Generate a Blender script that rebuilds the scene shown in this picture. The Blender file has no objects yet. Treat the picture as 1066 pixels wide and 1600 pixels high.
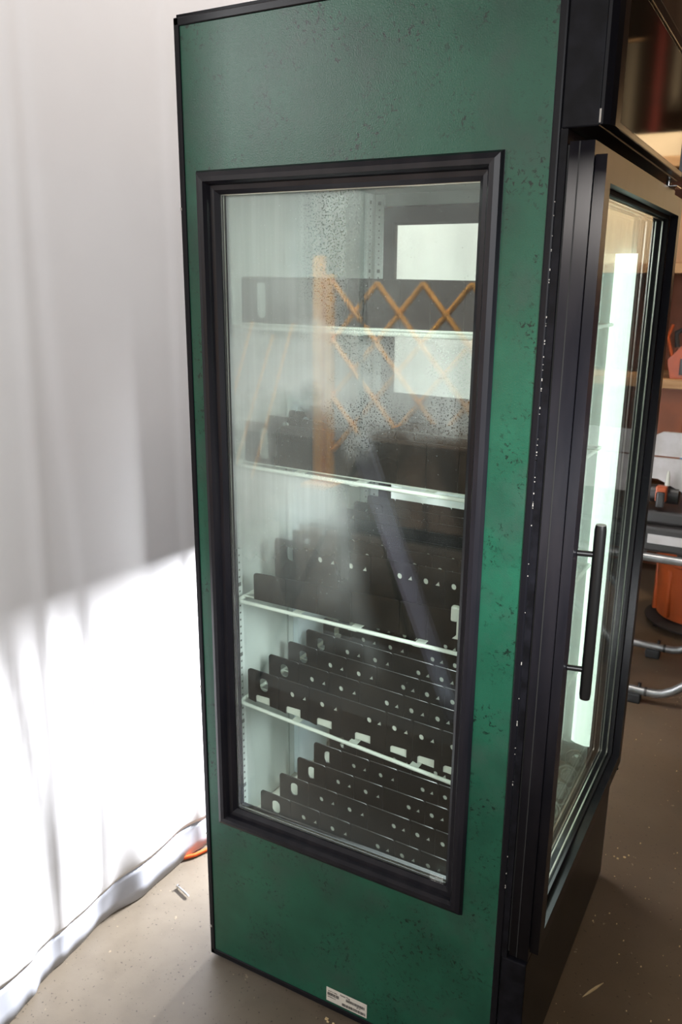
import bpy, bmesh, math, random
from mathutils import Vector, Matrix
random.seed(7)
S = bpy.context.scene
COL = S.collection

# ------------------------------------------------------------------ camera
M = ((0.87282851, 0.4879591, 0.00814329), (0.13708173, -0.22911997, -0.96369738), (-0.46837912, 0.84225884, -0.26687271))
CAM = Vector((1.06100398, -1.28993305, 1.55458688))
F_PX = 1298.6
cd = bpy.data.cameras.new('camera')
cam = bpy.data.objects.new('camera', cd); COL.objects.link(cam)
R, D, Fw = Vector(M[0]), -Vector(M[1]), -Vector(M[2])
mw = Matrix(((R.x, D.x, Fw.x, CAM.x), (R.y, D.y, Fw.y, CAM.y), (R.z, D.z, Fw.z, CAM.z), (0, 0, 0, 1)))
cam.matrix_world = mw
cd.sensor_fit = 'VERTICAL'; cd.sensor_height = 22.3; cd.sensor_width = 14.9
cd.lens = F_PX / 1600 * 22.3
cd.clip_start = 0.02
cd.dof.use_dof = True; cd.dof.focus_distance = 1.5; cd.dof.aperture_fstop = 4.5
S.camera = cam

# ------------------------------------------------------------------ world, lights, exposure
S.view_settings.view_transform = 'Standard'; S.view_settings.look = 'None'
S.view_settings.gamma = 1; S.view_settings.use_curve_mapping = False
S.view_settings.exposure = 0.0
S.cycles.transparent_max_bounces = 24
S.cycles.max_bounces = 10
S.cycles.diffuse_bounces = 5
S.cycles.glossy_bounces = 5
S.cycles.sample_clamp_indirect = 6
S.cycles.caustics_reflective = False; S.cycles.caustics_refractive = False
w = bpy.data.worlds.new('world'); S.world = w; w.use_nodes = True
w.node_tree.nodes['Background'].inputs[0].default_value = (1.0, 0.92, 0.82, 1)
w.node_tree.nodes['Background'].inputs[1].default_value = 0.15

def area(name, loc, target, sx, sy, power, color, spread=180):
    l = bpy.data.lights.new(name, 'AREA'); l.shape = 'RECTANGLE'; l.size = sx; l.size_y = sy
    l.energy = power; l.color = color; l.spread = math.radians(spread)
    o = bpy.data.objects.new(name, l); COL.objects.link(o); o.location = loc
    o.rotation_euler = (Vector(target) - Vector(loc)).to_track_quat('-Z', 'Y').to_euler()
    return o
area('photo_softbox', (1.35, -2.6, 2.1), (-0.2, 0.0, 1.4), 0.8, 0.8, 50, (0.97, 0.98, 1.0))
area('side_fill_light', (1.55, -0.75, 1.55), (0.72, 0.0, 1.15), 0.3, 0.5, 3.5, (0.97, 0.98, 1.0), 42)  # added fill, brightens the front part of the green panel
area('fill_light_behind', (0.02, 0.80, 2.9), (-0.05, 1.15, 1.6), 0.3, 0.2, 4, (1.0, 0.98, 0.88), 60)  # added fill, brightens the cloth showing through the far window
area('ceiling_light_over_cooler', (0.44, 0.2, 3.9), (-0.29, 0.2, 1.4), 0.3, 0.5, 58, (1.0, 0.93, 0.88))
area('ceiling_light_near_wall', (-1.8, -3.4, 3.9), (-2.2, -6.0, 1.2), 2.0, 0.6, 170, (0.97, 0.98, 1.0))
area('gate_fill_light', (-1.3, -2.9, 3.2), (-2.0, -4.2, 0.9), 0.4, 0.3, 60, (1.0, 0.95, 0.88), 80)  # added fill so the gate reflects brighter in the side window
area('softbox_far_corner', (-2.7, -4.1, 3.0), (0.2, 0.0, 1.9), 0.7, 1.3, 45, (0.97, 0.98, 1.0))
area('ceiling_light_warehouse', (2.0, 3.4, 3.7), (1.4, 3.0, 0.0), 2.0, 1.0, 15, (1.0, 0.74, 0.46))
area('rack_fill_light', (1.5, 2.2, 3.2), (1.45, 3.25, 2.05), 0.5, 0.2, 30, (1.0, 0.8, 0.55), 90)  # added to light the pale boxes mirrored in the door rails
area('floor_lamp_behind_cooler', (0.10, 1.65, 0.86), (-0.29, 0.0, 0.40), 0.3, 0.07, 72, (0.93, 0.95, 1.0), 80)

# ------------------------------------------------------------------ material helpers
def mat(name, col, rough=0.5, metal=0.0, spec=0.5, **kw):
    m = bpy.data.materials.new(name); m.use_nodes = True
    b = m.node_tree.nodes['Principled BSDF']
    b.inputs['Base Color'].default_value = (*col, 1); b.inputs['Roughness'].default_value = rough
    b.inputs['Metallic'].default_value = metal; b.inputs['Specular IOR Level'].default_value = spec
    for k, v in kw.items():
        b.inputs[k.replace('_', ' ')].default_value = v
    return m
def noisy(m, c2, scale=8, detail=6, lo=0.4, hi=0.65, stretch=(1, 1, 1), bump=0.0, bscale=200, dist=0.002):
    nt = m.node_tree; N = nt.nodes; L = nt.links; b = N['Principled BSDF']
    tc = N.new('ShaderNodeTexCoord'); mp = N.new('ShaderNodeMapping'); mp.inputs['Scale'].default_value = stretch
    L.new(tc.outputs['Object'], mp.inputs[0])
    n = N.new('ShaderNodeTexNoise'); n.inputs['Scale'].default_value = scale; n.inputs['Detail'].default_value = detail
    L.new(mp.outputs[0], n.inputs['Vector'])
    r = N.new('ShaderNodeMapRange'); r.inputs[1].default_value = lo; r.inputs[2].default_value = hi
    L.new(n.outputs[0], r.inputs[0])
    mx = N.new('ShaderNodeMix'); mx.data_type = 'RGBA'
    mx.inputs['A'].default_value = b.inputs['Base Color'].default_value; mx.inputs['B'].default_value = (*c2, 1)
    L.new(r.outputs[0], mx.inputs['Factor']); L.new(mx.outputs['Result'], b.inputs['Base Color'])
    if bump:
        n2 = N.new('ShaderNodeTexNoise'); n2.inputs['Scale'].default_value = bscale
        L.new(mp.outputs[0], n2.inputs['Vector'])
        bp = N.new('ShaderNodeBump'); bp.inputs['Strength'].default_value = bump; bp.inputs['Distance'].default_value = dist
        L.new(n2.outputs[0], bp.inputs['Height']); L.new(bp.outputs[0], b.inputs['Normal'])
    return m

MT = {}
MT['black'] = noisy(mat('black_enamel', (0.005, 0.005, 0.006), 0.30, spec=0.12), (0.010, 0.010, 0.013), 30, bump=0.02, bscale=400, dist=0.0005)
MT['vinyl'] = noisy(mat('grey_black_vinyl', (0.007, 0.007, 0.010), 0.34, spec=0.30), (0.013, 0.012, 0.015), 10, stretch=(3, 3, .5))
MT['trim'] = mat('black_trim', (0.006, 0.006, 0.008), 0.28, spec=0.22)
MT['rubber'] = mat('rubber', (0.008, 0.008, 0.008), 0.7)
MT['edge'] = mat('worn_edge', (0.35, 0.33, 0.3), 0.5)
MT['liner'] = noisy(mat('white_liner', (0.60, 0.64, 0.62), 0.45), (0.54, 0.58, 0.55), 6, stretch=(1, 1, .3))
MT['floorliner'] = noisy(mat('liner_floor', (0.34, 0.34, 0.29), 0.5), (0.26, 0.26, 0.21), 9)
MT['duct'] = mat('duct_panel', (0.50, 0.57, 0.60), 0.4)
MT['rail'] = mat('pilaster_white', (0.78, 0.82, 0.80), 0.35)
MT['hole'] = mat('slot_dark', (0.14, 0.15, 0.14), 0.8)
MT['rivet'] = mat('rivet_grey', (0.28, 0.31, 0.29), 0.5)
MT['wire'] = noisy(mat('coated_wire', (0.82, 0.86, 0.78), 0.3), (0.70, 0.68, 0.52), 14, lo=0.62, hi=0.72)
MT['plate'] = noisy(mat('divider_plastic', (0.006, 0.005, 0.004), 0.45, spec=0.10), (0.010, 0.008, 0.006), 25)
MT['clip'] = mat('clip_white', (0.70, 0.72, 0.64), 0.4)
MT['silver'] = mat('spacer_aluminium', (0.7, 0.68, 0.62), 0.28, 1.0)
MT['chrome'] = mat('zinc', (0.72, 0.72, 0.7), 0.25, 1.0)
MT['handle'] = mat('handle_black', (0.006, 0.006, 0.006), 0.3)
MT['tube'] = noisy(mat('grey_tube', (0.22, 0.22, 0.22), 0.35, 0.7), (0.3, 0.3, 0.3), 20)
MT['orange'] = noisy(mat('orange_plastic', (0.34, 0.062, 0.012), 0.42), (0.25, 0.05, 0.012), 8)
MT['darkplastic'] = mat('dark_plastic', (0.018, 0.016, 0.015), 0.45)
MT['white_cast'] = noisy(mat('white_casting', (0.55, 0.53, 0.53), 0.45), (0.42, 0.40, 0.38), 12)
MT['blue'] = mat('blue_plastic', (0.05, 0.22, 0.50), 0.45)
MT['ply'] = noisy(mat('plywood', (0.42, 0.26, 0.13), 0.6), (0.30, 0.17, 0.08), 5, stretch=(1, 1, 8))
MT['rust'] = noisy(mat('rust_board', (0.20, 0.055, 0.015), 0.6), (0.14, 0.04, 0.012), 5)
MT['carton'] = noisy(mat('cardboard', (0.34, 0.21, 0.12), 0.8), (0.28, 0.17, 0.10), 4)
MT['cord'] = mat('orange_cord', (0.85, 0.12, 0.02), 0.4)
MT['wood'] = noisy(mat('wood_chip', (0.62, 0.48, 0.26), 0.6), (0.5, 0.36, 0.18), 30, stretch=(1, 6, 1))
MT['gate'] = mat('gate_orange', (0.95, 0.46, 0.09), 0.5)
MT['paper'] = mat('tag_paper', (0.62, 0.58, 0.50), 0.5)
MT['ink'] = mat('tag_ink', (0.03, 0.03, 0.03), 0.6)
MT['etch'] = mat('etched_mark', (0.45, 0.45, 0.42), 0.7)
MT['red'] = noisy(mat('red_cloth', (0.20, 0.012, 0.006), 0.7), (0.14, 0.008, 0.005), 6)
MT['cream'] = noisy(mat('cream_cloth', (0.60, 0.50, 0.36), 0.7), (0.5, 0.42, 0.3), 6)
MT['dimcream'] = mat('dull_cloth', (0.22, 0.19, 0.14), 0.8)
MT['lilac'] = mat('lilac_aluminium', (0.52, 0.50, 0.62), 0.45)
MT['wall'] = noisy(mat('wall_paint', (0.62, 0.60, 0.57), 0.8), (0.55, 0.53, 0.5), 3)
MT['wallwarm'] = noisy(mat('wall_warm_board', (0.20, 0.115, 0.06), 0.8), (0.13, 0.07, 0.035), 2, stretch=(4, 4, .6))
MT['ceil'] = noisy(mat('ceiling_boards', (0.30, 0.24, 0.18), 0.8), (0.22, 0.17, 0.12), 2, stretch=(6, .4, 1))

def emis(name, col, s):
    m = bpy.data.materials.new(name); m.use_nodes = True; nt = m.node_tree
    nt.nodes.remove(nt.nodes['Principled BSDF'])
    e = nt.nodes.new('ShaderNodeEmission'); e.inputs[0].default_value = (*col, 1); e.inputs[1].default_value = s
    nt.links.new(e.outputs[0], nt.nodes['Material Output'].inputs[0]); return m
MT['led'] = emis('led_diffuser', (0.86, 1.0, 0.90), 7.0)
MT['fill_lens'] = emis('interior_fill_glow', (0.90, 1.0, 0.92), 10.0)
MT['lens'] = emis('light_lens', (0.80, 1.0, 0.85), 4.2)

def glass(name, tint=(0.94, 0.98, 0.96), film=None, refl=1.45):
    """thin pane: transparent + mirror reflection by Fresnel; film = function adding a condensation and haze factor"""
    m = bpy.data.materials.new(name); m.use_nodes = True; nt = m.node_tree; N = nt.nodes; L = nt.links
    N.remove(N['Principled BSDF']); out = N['Material Output']
    t = N.new('ShaderNodeBsdfTransparent'); t.inputs[0].default_value = (*tint, 1)
    g = N.new('ShaderNodeBsdfGlossy'); g.inputs['Roughness'].default_value = 0.0
    fr = N.new('ShaderNodeFresnel'); fr.inputs[0].default_value = 1.5
    mu = N.new('ShaderNodeMath'); mu.operation = 'MULTIPLY'; mu.inputs[1].default_value = refl
    L.new(fr.outputs[0], mu.inputs[0])
    ge = N.new('ShaderNodeNewGeometry'); mi = N.new('ShaderNodeMapRange'); mi.inputs[3].default_value = 1.5; mi.inputs[4].default_value = 1 / 1.5
    L.new(ge.outputs['Backfacing'], mi.inputs[0]); L.new(mi.outputs[0], fr.inputs[0])      # same Fresnel from both faces
    mx = N.new('ShaderNodeMixShader'); L.new(mu.outputs[0], mx.inputs[0]); L.new(t.outputs[0], mx.inputs[1]); L.new(g.outputs[0], mx.inputs[2])
    last = mx
    if film:
        f = film(nt)
        d = N.new('ShaderNodeBsdfDiffuse'); d.inputs[0].default_value = (0.85, 0.88, 0.86, 1)
        tr = N.new('ShaderNodeBsdfTranslucent'); tr.inputs[0].default_value = (0.85, 0.88, 0.86, 1)
        a = N.new('ShaderNodeMixShader'); a.inputs[0].default_value = 0.5
        L.new(d.outputs[0], a.inputs[1]); L.new(tr.outputs[0], a.inputs[2])
        m2 = N.new('ShaderNodeMixShader'); L.new(f, m2.inputs[0]); L.new(mx.outputs[0], m2.inputs[1]); L.new(a.outputs[0], m2.inputs[2])
        last = m2
    L.new(last.outputs[0], out.inputs[0]); return m
def film_side(nt):
    """condensation and painted reflection haze on the side pane: thick over the upper half and along the back edge, streaked, with wet drops"""
    N = nt.nodes; L = nt.links
    def mth(op, a, b=None, clamp=False):
        n = N.new('ShaderNodeMath'); n.operation = op; n.use_clamp = clamp
        for i, v in enumerate((a, b)):
            if v is None: continue
            if isinstance(v, (int, float)): n.inputs[i].default_value = v
            else: L.new(v, n.inputs[i])
        return n.outputs[0]
    def rng(v, a, b, c=0.0, d=1.0):
        n = N.new('ShaderNodeMapRange'); n.interpolation_type = 'SMOOTHSTEP'
        for i, q in enumerate((a, b, c, d)): n.inputs[i + 1].default_value = q
        L.new(v, n.inputs[0]); return n.outputs[0]
    def noise(scale, sx, sz, det=4):
        mp = N.new('ShaderNodeMapping'); mp.inputs['Scale'].default_value = (sx, 1, sz); L.new(tc.outputs['Object'], mp.inputs[0])
        n = N.new('ShaderNodeTexNoise'); n.inputs['Scale'].default_value = scale; n.inputs['Detail'].default_value = det
        L.new(mp.outputs[0], n.inputs['Vector']); return n.outputs[0]
    tc = N.new('ShaderNodeTexCoord'); sp = N.new('ShaderNodeSeparateXYZ'); L.new(tc.outputs['Object'], sp.inputs[0])
    X, Z = sp.outputs[0], sp.outputs[2]
    wob = mth('MULTIPLY', mth('SUBTRACT', noise(7, 1, 1), 0.5), 0.25)
    Xw = mth('ADD', X, wob); Zw = mth('ADD', Z, wob)
    up = rng(Zw, 0.95, 1.30)                                # upper half of the pane
    back = rng(Xw, 0.50, 0.16)                              # towards the back edge
    mid = mth('MULTIPLY', rng(Zw, 1.27, 1.35), rng(Zw, 1.50, 1.42))
    low = mth('MULTIPLY', mth('MULTIPLY', rng(Zw, 0.80, 1.16), rng(Z, 1.23, 1.17)), rng(mth('ADD', X, mth('MULTIPLY', mth('SUBTRACT', 1.15, Z), -0.28)), 0.36, 0.30))  # painted haze of the lit curtain's reflection, with a slanted edge
    f = mth('ADD', mth('MULTIPLY', mth('MULTIPLY', up, back), 0.58), mth('MULTIPLY', mid, 0.38))
    f = mth('ADD', f, mth('MULTIPLY', low, 0.34))
    f = mth('MULTIPLY', f, mth('SUBTRACT', 1.0, mth('MULTIPLY', mth('MULTIPLY', mth('MULTIPLY', rng(Z, 1.19, 1.205), rng(Zw, 1.34, 1.27)), rng(Xw, 0.10, 0.2)), 0.62)))
    f = mth('ADD', f, mth('MULTIPLY', up, 0.025))
    streak = rng(noise(5, 12, 0.5, 5), 0.35, 0.7, 0.93, 1.07)
    f = mth('MULTIPLY', f, streak)
    drops = rng(noise(330, 1, 1, 2), 0.555, 0.60)
    wet = mth('MULTIPLY', rng(noise(7, 1, 1, 3), 0.40, 0.52), mth('MULTIPLY', rng(Z, 1.15, 1.25), rng(X, 0.22, 0.30)))
    f = mth('MULTIPLY', f, mth('SUBTRACT', 1.0, mth('MULTIPLY', mth('MULTIPLY', drops, wet), 0.8)))
    spk = mth('MULTIPLY', rng(noise(300, 1, 1, 1), 0.72, 0.76), 0.25)
    f = mth('ADD', f, mth('MULTIPLY', spk, rng(Z, 0.75, 0.95)))
    return mth('ADD', f, 0.006, True)
def film_door(nt):
    N = nt.nodes; L = nt.links
    tc = N.new('ShaderNodeTexCoord'); mp = N.new('ShaderNodeMapping'); mp.inputs['Scale'].default_value = (1, 6, 1.2); L.new(tc.outputs['Object'], mp.inputs[0])
    n = N.new('ShaderNodeTexNoise'); n.inputs['Scale'].default_value = 4; L.new(mp.outputs[0], n.inputs['Vector'])
    r = N.new('ShaderNodeMapRange'); r.inputs[1].default_value = .4; r.inputs[2].default_value = .7; r.inputs[3].default_value = .01; r.inputs[4].default_value = .05
    L.new(n.outputs[0], r.inputs[0]); return r.outputs[0]
MT['glass'] = glass('clear_glass')
MT['glass_film'] = glass('fog_haze_glass', film=film_side)
MT['glass_door'] = glass('door_glass', film=film_door, refl=1.0)
MT['clearplastic'] = mat('clear_plastic', (0.88, 0.93, 0.85), 0.12, Alpha=0.6)

def make_green():
    m = bpy.data.materials.new('green_mottled_laminate'); m.use_nodes = True; nt = m.node_tree; N = nt.nodes; L = nt.links; b = N['Principled BSDF']
    tc = N.new('ShaderNodeTexCoord')
    def noise(scale, det, off=0, rough=.6, dist=0):
        mp = N.new('ShaderNodeMapping'); mp.inputs['Location'].default_value = (off, 0, off); L.new(tc.outputs['Object'], mp.inputs[0])
        n = N.new('ShaderNodeTexNoise'); n.inputs['Scale'].default_value = scale; n.inputs['Detail'].default_value = det
        n.inputs['Roughness'].default_value = rough; n.inputs['Distortion'].default_value = dist
        L.new(mp.outputs[0], n.inputs['Vector']); return n.outputs[0]
    def rng(v, a, b_, c=0., d=1.):
        n = N.new('ShaderNodeMapRange')
        for i, q in enumerate((a, b_, c, d)): n.inputs[i + 1].default_value = q
        L.new(v, n.inputs[0]); return n.outputs[0]
    def mix(f, a, c):
        n = N.new('ShaderNodeMix'); n.data_type = 'RGBA'; L.new(f, n.inputs['Factor'])
        if isinstance(a, tuple): n.inputs['A'].default_value = (*a, 1)
        else: L.new(a, n.inputs['A'])
        n.inputs['B'].default_value = (*c, 1); return n.outputs['Result']
    c = mix(rng(noise(5, 6), .35, .65), (0.008, 0.064, 0.036), (0.013, 0.090, 0.052))
    c = mix(rng(noise(7, 5, 3), .5, .72, 0, .75), c, (0.030, 0.058, 0.045))
    c = mix(rng(noise(4, 7, 9), .52, .70, 0, .7), c, (0.005, 0.040, 0.024))
    mu = N.new('ShaderNodeMath'); mu.operation = 'MULTIPLY'
    L.new(rng(noise(110, 3, 1, .7, .6), .56, .63), mu.inputs[0]); L.new(rng(noise(9, 4, 5), .46, .58), mu.inputs[1])
    c = mix(mu.outputs[0], c, (0.003, 0.014, 0.009))
    mu2 = N.new('ShaderNodeMath'); mu2.operation = 'MULTIPLY'; mu2.inputs[1].default_value = 0.55
    L.new(rng(noise(260, 2, 2), .66, .72), mu2.inputs[0]); c = mix(mu2.outputs[0], c, (0.004, 0.025, 0.016))
    L.new(c, b.inputs['Base Color'])
    b.inputs['Roughness'].default_value = 0.3
    n2 = noise(420, 2, 0); bp = N.new('ShaderNodeBump'); bp.inputs['Strength'].default_value = .22; bp.inputs['Distance'].default_value = .0012
    L.new(n2, bp.inputs['Height']); L.new(bp.outputs[0], b.inputs['Normal'])
    return m
MT['green'] = make_green()

def make_floor():
    m = bpy.data.materials.new('concrete'); m.use_nodes = True; nt = m.node_tree; N = nt.nodes; L = nt.links; b = N['Principled BSDF']
    tc = N.new('ShaderNodeTexCoord')
    def noise(scale, det=6):
        n = N.new('ShaderNodeTexNoise'); n.inputs['Scale'].default_value = scale; n.inputs['Detail'].default_value = det
        L.new(tc.outputs['Object'], n.inputs['Vector']); return n.outputs[0]
    def rng(v, a, b_, c=0., d=1.):
        n = N.new('ShaderNodeMapRange')
        for i, q in enumerate((a, b_, c, d)): n.inputs[i + 1].default_value = q
        L.new(v, n.inputs[0]); return n.outputs[0]
    def mix(f, a, c):
        n = N.new('ShaderNodeMix'); n.data_type = 'RGBA'; L.new(f, n.inputs['Factor'])
        if isinstance(a, tuple): n.inputs['A'].default_value = (*a, 1)
        else: L.new(a, n.inputs['A'])
        n.inputs['B'].default_value = (*c, 1); return n.outputs['Result']
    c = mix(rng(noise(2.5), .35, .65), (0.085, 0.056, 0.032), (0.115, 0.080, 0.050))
    sp = N.new('ShaderNodeSeparateXYZ'); L.new(tc.outputs['Object'], sp.inputs[0])       # light painted into the slab: paler on the left, warm dim brown on the right
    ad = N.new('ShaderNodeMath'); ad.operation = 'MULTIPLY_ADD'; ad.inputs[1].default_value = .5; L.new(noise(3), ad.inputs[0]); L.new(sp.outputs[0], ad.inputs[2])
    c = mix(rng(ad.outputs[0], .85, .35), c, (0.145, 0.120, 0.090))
    c = mix(rng(noise(16), .45, .75, 0, .3), c, (0.075, 0.058, 0.040))
    c = mix(rng(noise(140, 3), .66, .72, 0, .8), c, (0.03, 0.022, 0.015))
    c = mix(rng(noise(60, 2), .73, .76, 0, .9), c, (0.26, 0.21, 0.14))
    L.new(c, b.inputs['Base Color']); b.inputs['Roughness'].default_value = 0.42
    bp = N.new('ShaderNodeBump'); bp.inputs['Strength'].default_value = .15; bp.inputs['Distance'].default_value = .002
    L.new(noise(50), bp.inputs['Height']); L.new(bp.outputs[0], b.inputs['Normal'])
    return m
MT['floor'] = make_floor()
MT['cloth'] = noisy(mat('white_cloth', (0.86, 0.85, 0.855), 0.8), (0.82, 0.805, 0.81), 2.5, bump=.1, bscale=9, dist=.005)
MT['hem'] = noisy(mat('grey_hem_cloth', (0.50, 0.52, 0.58), 0.8), (0.42, 0.44, 0.49), 5, bump=.1, bscale=20, dist=.004)
MT['smudge'] = mat('smudge_brown', (0.22, 0.18, 0.15), 0.8)

# ------------------------------------------------------------------ geometry helpers
def setp(o, label=None, cat=None, group=None, kind=None):
    if label: o['label'] = label
    if cat: o['category'] = cat
    if group: o['group'] = group
    if kind: o['kind'] = kind
    return o
def empty(name, loc, label, cat, group=None, rot=(0, 0, 0)):
    o = bpy.data.objects.new(name, None); COL.objects.link(o); o.location = loc; o.rotation_euler = rot
    o.empty_display_size = .05
    return setp(o, label, cat, group)
class B:
    def __init__(s): s.bm = bmesh.new()
    def box(s, x0, x1, y0, y1, z0, z1, bev=0.0, seg=2, mtx=None):
        vs = [s.bm.verts.new((x, y, z)) for x in (x0, x1) for y in (y0, y1) for z in (z0, z1)]
        fs = [s.bm.faces.new([vs[i] for i in q]) for q in ((0, 1, 3, 2), (4, 6, 7, 5), (0, 4, 5, 1), (2, 3, 7, 6), (0, 2, 6, 4), (1, 5, 7, 3))]
        if bev:
            es = list({e for f in fs for e in f.edges})
            r = bmesh.ops.bevel(s.bm, geom=es, offset=bev, segments=seg, affect='EDGES', profile=.5)
            vs = list({v for f in r['faces'] for v in f.verts} | {v for v in vs if v.is_valid})
        if mtx is not None: bmesh.ops.transform(s.bm, matrix=mtx, verts=[v for v in vs if v.is_valid])
        return s
    def tube(s, pts, r, n=12, cap=True, closed=False):
        pts = [Vector(p) for p in pts]; rings = []; up = None
        for i, p in enumerate(pts):
            if closed: t = (pts[(i + 1) % len(pts)] - pts[i - 1])
            else: t = (pts[min(i + 1, len(pts) - 1)] - pts[max(i - 1, 0)])
            t.normalize()
            if up is None:
                up = t.orthogonal().normalized()
            up = (up - t * up.dot(t)).normalized(); sd = t.cross(up)
            rr = r[i] if isinstance(r, (list, tuple)) else r
            rings.append([s.bm.verts.new(p + (up * math.cos(a) + sd * math.sin(a)) * rr) for a in [2 * math.pi * k / n for k in range(n)]])
        m = len(rings)
        for i in range(m if closed else m - 1):
            a, b = rings[i], rings[(i + 1) % m]
            for k in range(n): s.bm.faces.new((a[k], a[(k + 1) % n], b[(k + 1) % n], b[k]))
        if cap and not closed:
            s.bm.faces.new(rings[0][::-1]); s.bm.faces.new(rings[-1])
        return s
    def lathe(s, prof, c, n=32):
        rings = [[s.bm.verts.new((c[0] + r * math.cos(2 * math.pi * k / n), c[1] + r * math.sin(2 * math.pi * k / n), c[2] + z)) for k in range(n)] for r, z in prof]
        for a, b in zip(rings, rings[1:]):
            for k in range(n): s.bm.faces.new((a[k], a[(k + 1) % n], b[(k + 1) % n], b[k]))
        s.bm.faces.new(rings[0][::-1]); s.bm.faces.new(rings[-1]); return s
    def prism(s, poly, axis, a0, a1):
        """extrude a 2D polygon along axis; poly in the two other coordinates in order"""
        def P(u, v, a): return (a, u, v) if axis == 0 else (u, a, v) if axis == 1 else (u, v, a)
        A = [s.bm.verts.new(P(u, v, a0)) for u, v in poly]; Bq = [s.bm.verts.new(P(u, v, a1)) for u, v in poly]
        n = len(poly); s.bm.faces.new(A); s.bm.faces.new(Bq[::-1])
        for k in range(n): s.bm.faces.new((A[k], Bq[k], Bq[(k + 1) % n], A[(k + 1) % n]))
        return s
    def obj(s, name, m, parent=None, smooth=False, loc=None, rot=None):
        bmesh.ops.recalc_face_normals(s.bm, faces=s.bm.faces)
        me = bpy.data.meshes.new(name); s.bm.to_mesh(me); s.bm.free()
        me.materials.append(MT[m] if isinstance(m, str) else m)
        if smooth:
            for p in me.polygons: p.use_smooth = True
            me.set_sharp_from_angle(angle=math.radians(40))
        o = bpy.data.objects.new(name, me); COL.objects.link(o)
        if parent is not None: o.parent = parent
        if loc: o.location = loc
        if rot: o.rotation_euler = rot
        return o
def plate_mesh(name, outer, holes, th, m, xf=None):
    """flat sheet in XZ with holes, thickness th along +Y"""
    cu = bpy.data.curves.new(name, 'CURVE'); cu.dimensions = '2D'; cu.fill_mode = 'BOTH'; cu.extrude = th / 2
    for poly in [outer] + holes:
        sp = cu.splines.new('POLY'); sp.points.add(len(poly) - 1); sp.use_cyclic_u = True
        for p, q in zip(sp.points, poly): p.co = (q[0], q[1], 0, 1)
    o = bpy.data.objects.new(name, cu); COL.objects.link(o)
    dg = bpy.context.evaluated_depsgraph_get()
    me = bpy.data.meshes.new_from_object(o.evaluated_get(dg)); bpy.data.objects.remove(o)
    me.name = name
    me.transform(Matrix(((1, 0, 0, 0), (0, 0, -1, th / 2), (0, 1, 0, 0), (0, 0, 0, 1))))
    if xf: me.transform(xf)
    me.flip_normals() if False else None
    me.materials.clear(); me.materials.append(MT[m])
    return me
def meshobj(name, me, parent=None, loc=None, rot=None):
    o = bpy.data.objects.new(name, me); COL.objects.link(o); o.parent = parent
    if loc: o.location = loc
    if rot: o.rotation_euler = rot
    return o
def rect(x0, x1, z0, z1, r=0.0, n=4):
    if not r: return [(x0, z0), (x1, z0), (x1, z1), (x0, z1)]
    out = []
    for cx, cz, a in ((x1 - r, z0 + r, -90), (x1 - r, z1 - r, 0), (x0 + r, z1 - r, 90), (x0 + r, z0 + r, 180)):
        for k in range(n + 1):
            t = math.radians(a + 90 * k / n); out.append((cx + r * math.cos(t), cz + r * math.sin(t)))
    return out
def circ(x, z, r, n=12, sq=1.0): return [(x + r * math.cos(2 * math.pi * k / n), z + sq * r * math.sin(2 * math.pi * k / n)) for k in range(n)]
def text(name, s, size, loc, rot, m, parent, ext=0.0003, align='LEFT'):
    cu = bpy.data.curves.new(name, 'FONT'); cu.body = s; cu.size = size; cu.extrude = ext; cu.align_x = align
    o = bpy.data.objects.new(name, cu); COL.objects.link(o)
    dg = bpy.context.evaluated_depsgraph_get(); me = bpy.data.meshes.new_from_object(o.evaluated_get(dg)); bpy.data.objects.remove(o)
    me.name = name; me.materials.clear(); me.materials.append(MT[m])
    return meshobj(name, me, parent, loc, rot)

# ------------------------------------------------------------------ the room
FZ = -0.012
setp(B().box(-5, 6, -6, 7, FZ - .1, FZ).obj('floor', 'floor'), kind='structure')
setp(B().box(-5, 6, -6, 7, 4.4, 4.5).obj('ceiling', 'ceil'), kind='structure')
setp(B().box(-5, 6, -6.1, -6, FZ, 4.4).obj('wall_front', 'wall'), kind='structure')
setp(B().box(-5, 6, 7, 7.1, FZ, 4.4).obj('wall_back', 'wallwarm'), kind='structure')
setp(B().box(-5.1, -5, -6, 7, FZ, 4.4).obj('wall_left', 'wall'), kind='structure')
setp(B().box(6, 6.1, -6, 7, FZ, 4.4).obj('wall_right', 'wallwarm'), kind='structure')

# ------------------------------------------------------------------ white backdrop curtain
BOT = [(-.55, -.25), (-.372, -.264), (-.298, -.276), (-.261, -.292), (-.169, -.297), (-.029, -.306), (.08, -.280), (.208, -.281), (.306, -.268), (.6, -.275), (1.0, -.26), (1.4, -.28), (2.6, -.27)]
def bx(y):
    for (y0, x0), (y1, x1) in zip(BOT, BOT[1:]):
        if y <= y1:
            t = (y - y0) / (y1 - y0); t = t * t * (3 - 2 * t); return x0 + (x1 - x0) * t
    return BOT[-1][1]
def g(v, s): return math.exp(-(v / s) ** 2)
def cx(y, z):
    a = max(0, 1 - z / .3)
    x = bx(y) * a + (-.285) * (1 - a)
    x += .0008 * math.sin(y * 9 + .6 * z) * (1 - a * .5) 
    yc = -.05 - .02 * z + .012 * math.sin(z * 3)                 # creases
    d = y - yc; x += .0025 * math.tanh(d / .012) * g(d, .06)
    d = y - .29; x += .002 * math.tanh(d / .008) * g(d, .05)
    d = y + .27 + .10 * (z - .9); x += .003 * math.tanh(d / .015) * g(d, .06) * g(z - .7, .5)
    d = y + .19 - .03 * z; x += .005 * g(d, .02)
    return x
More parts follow.
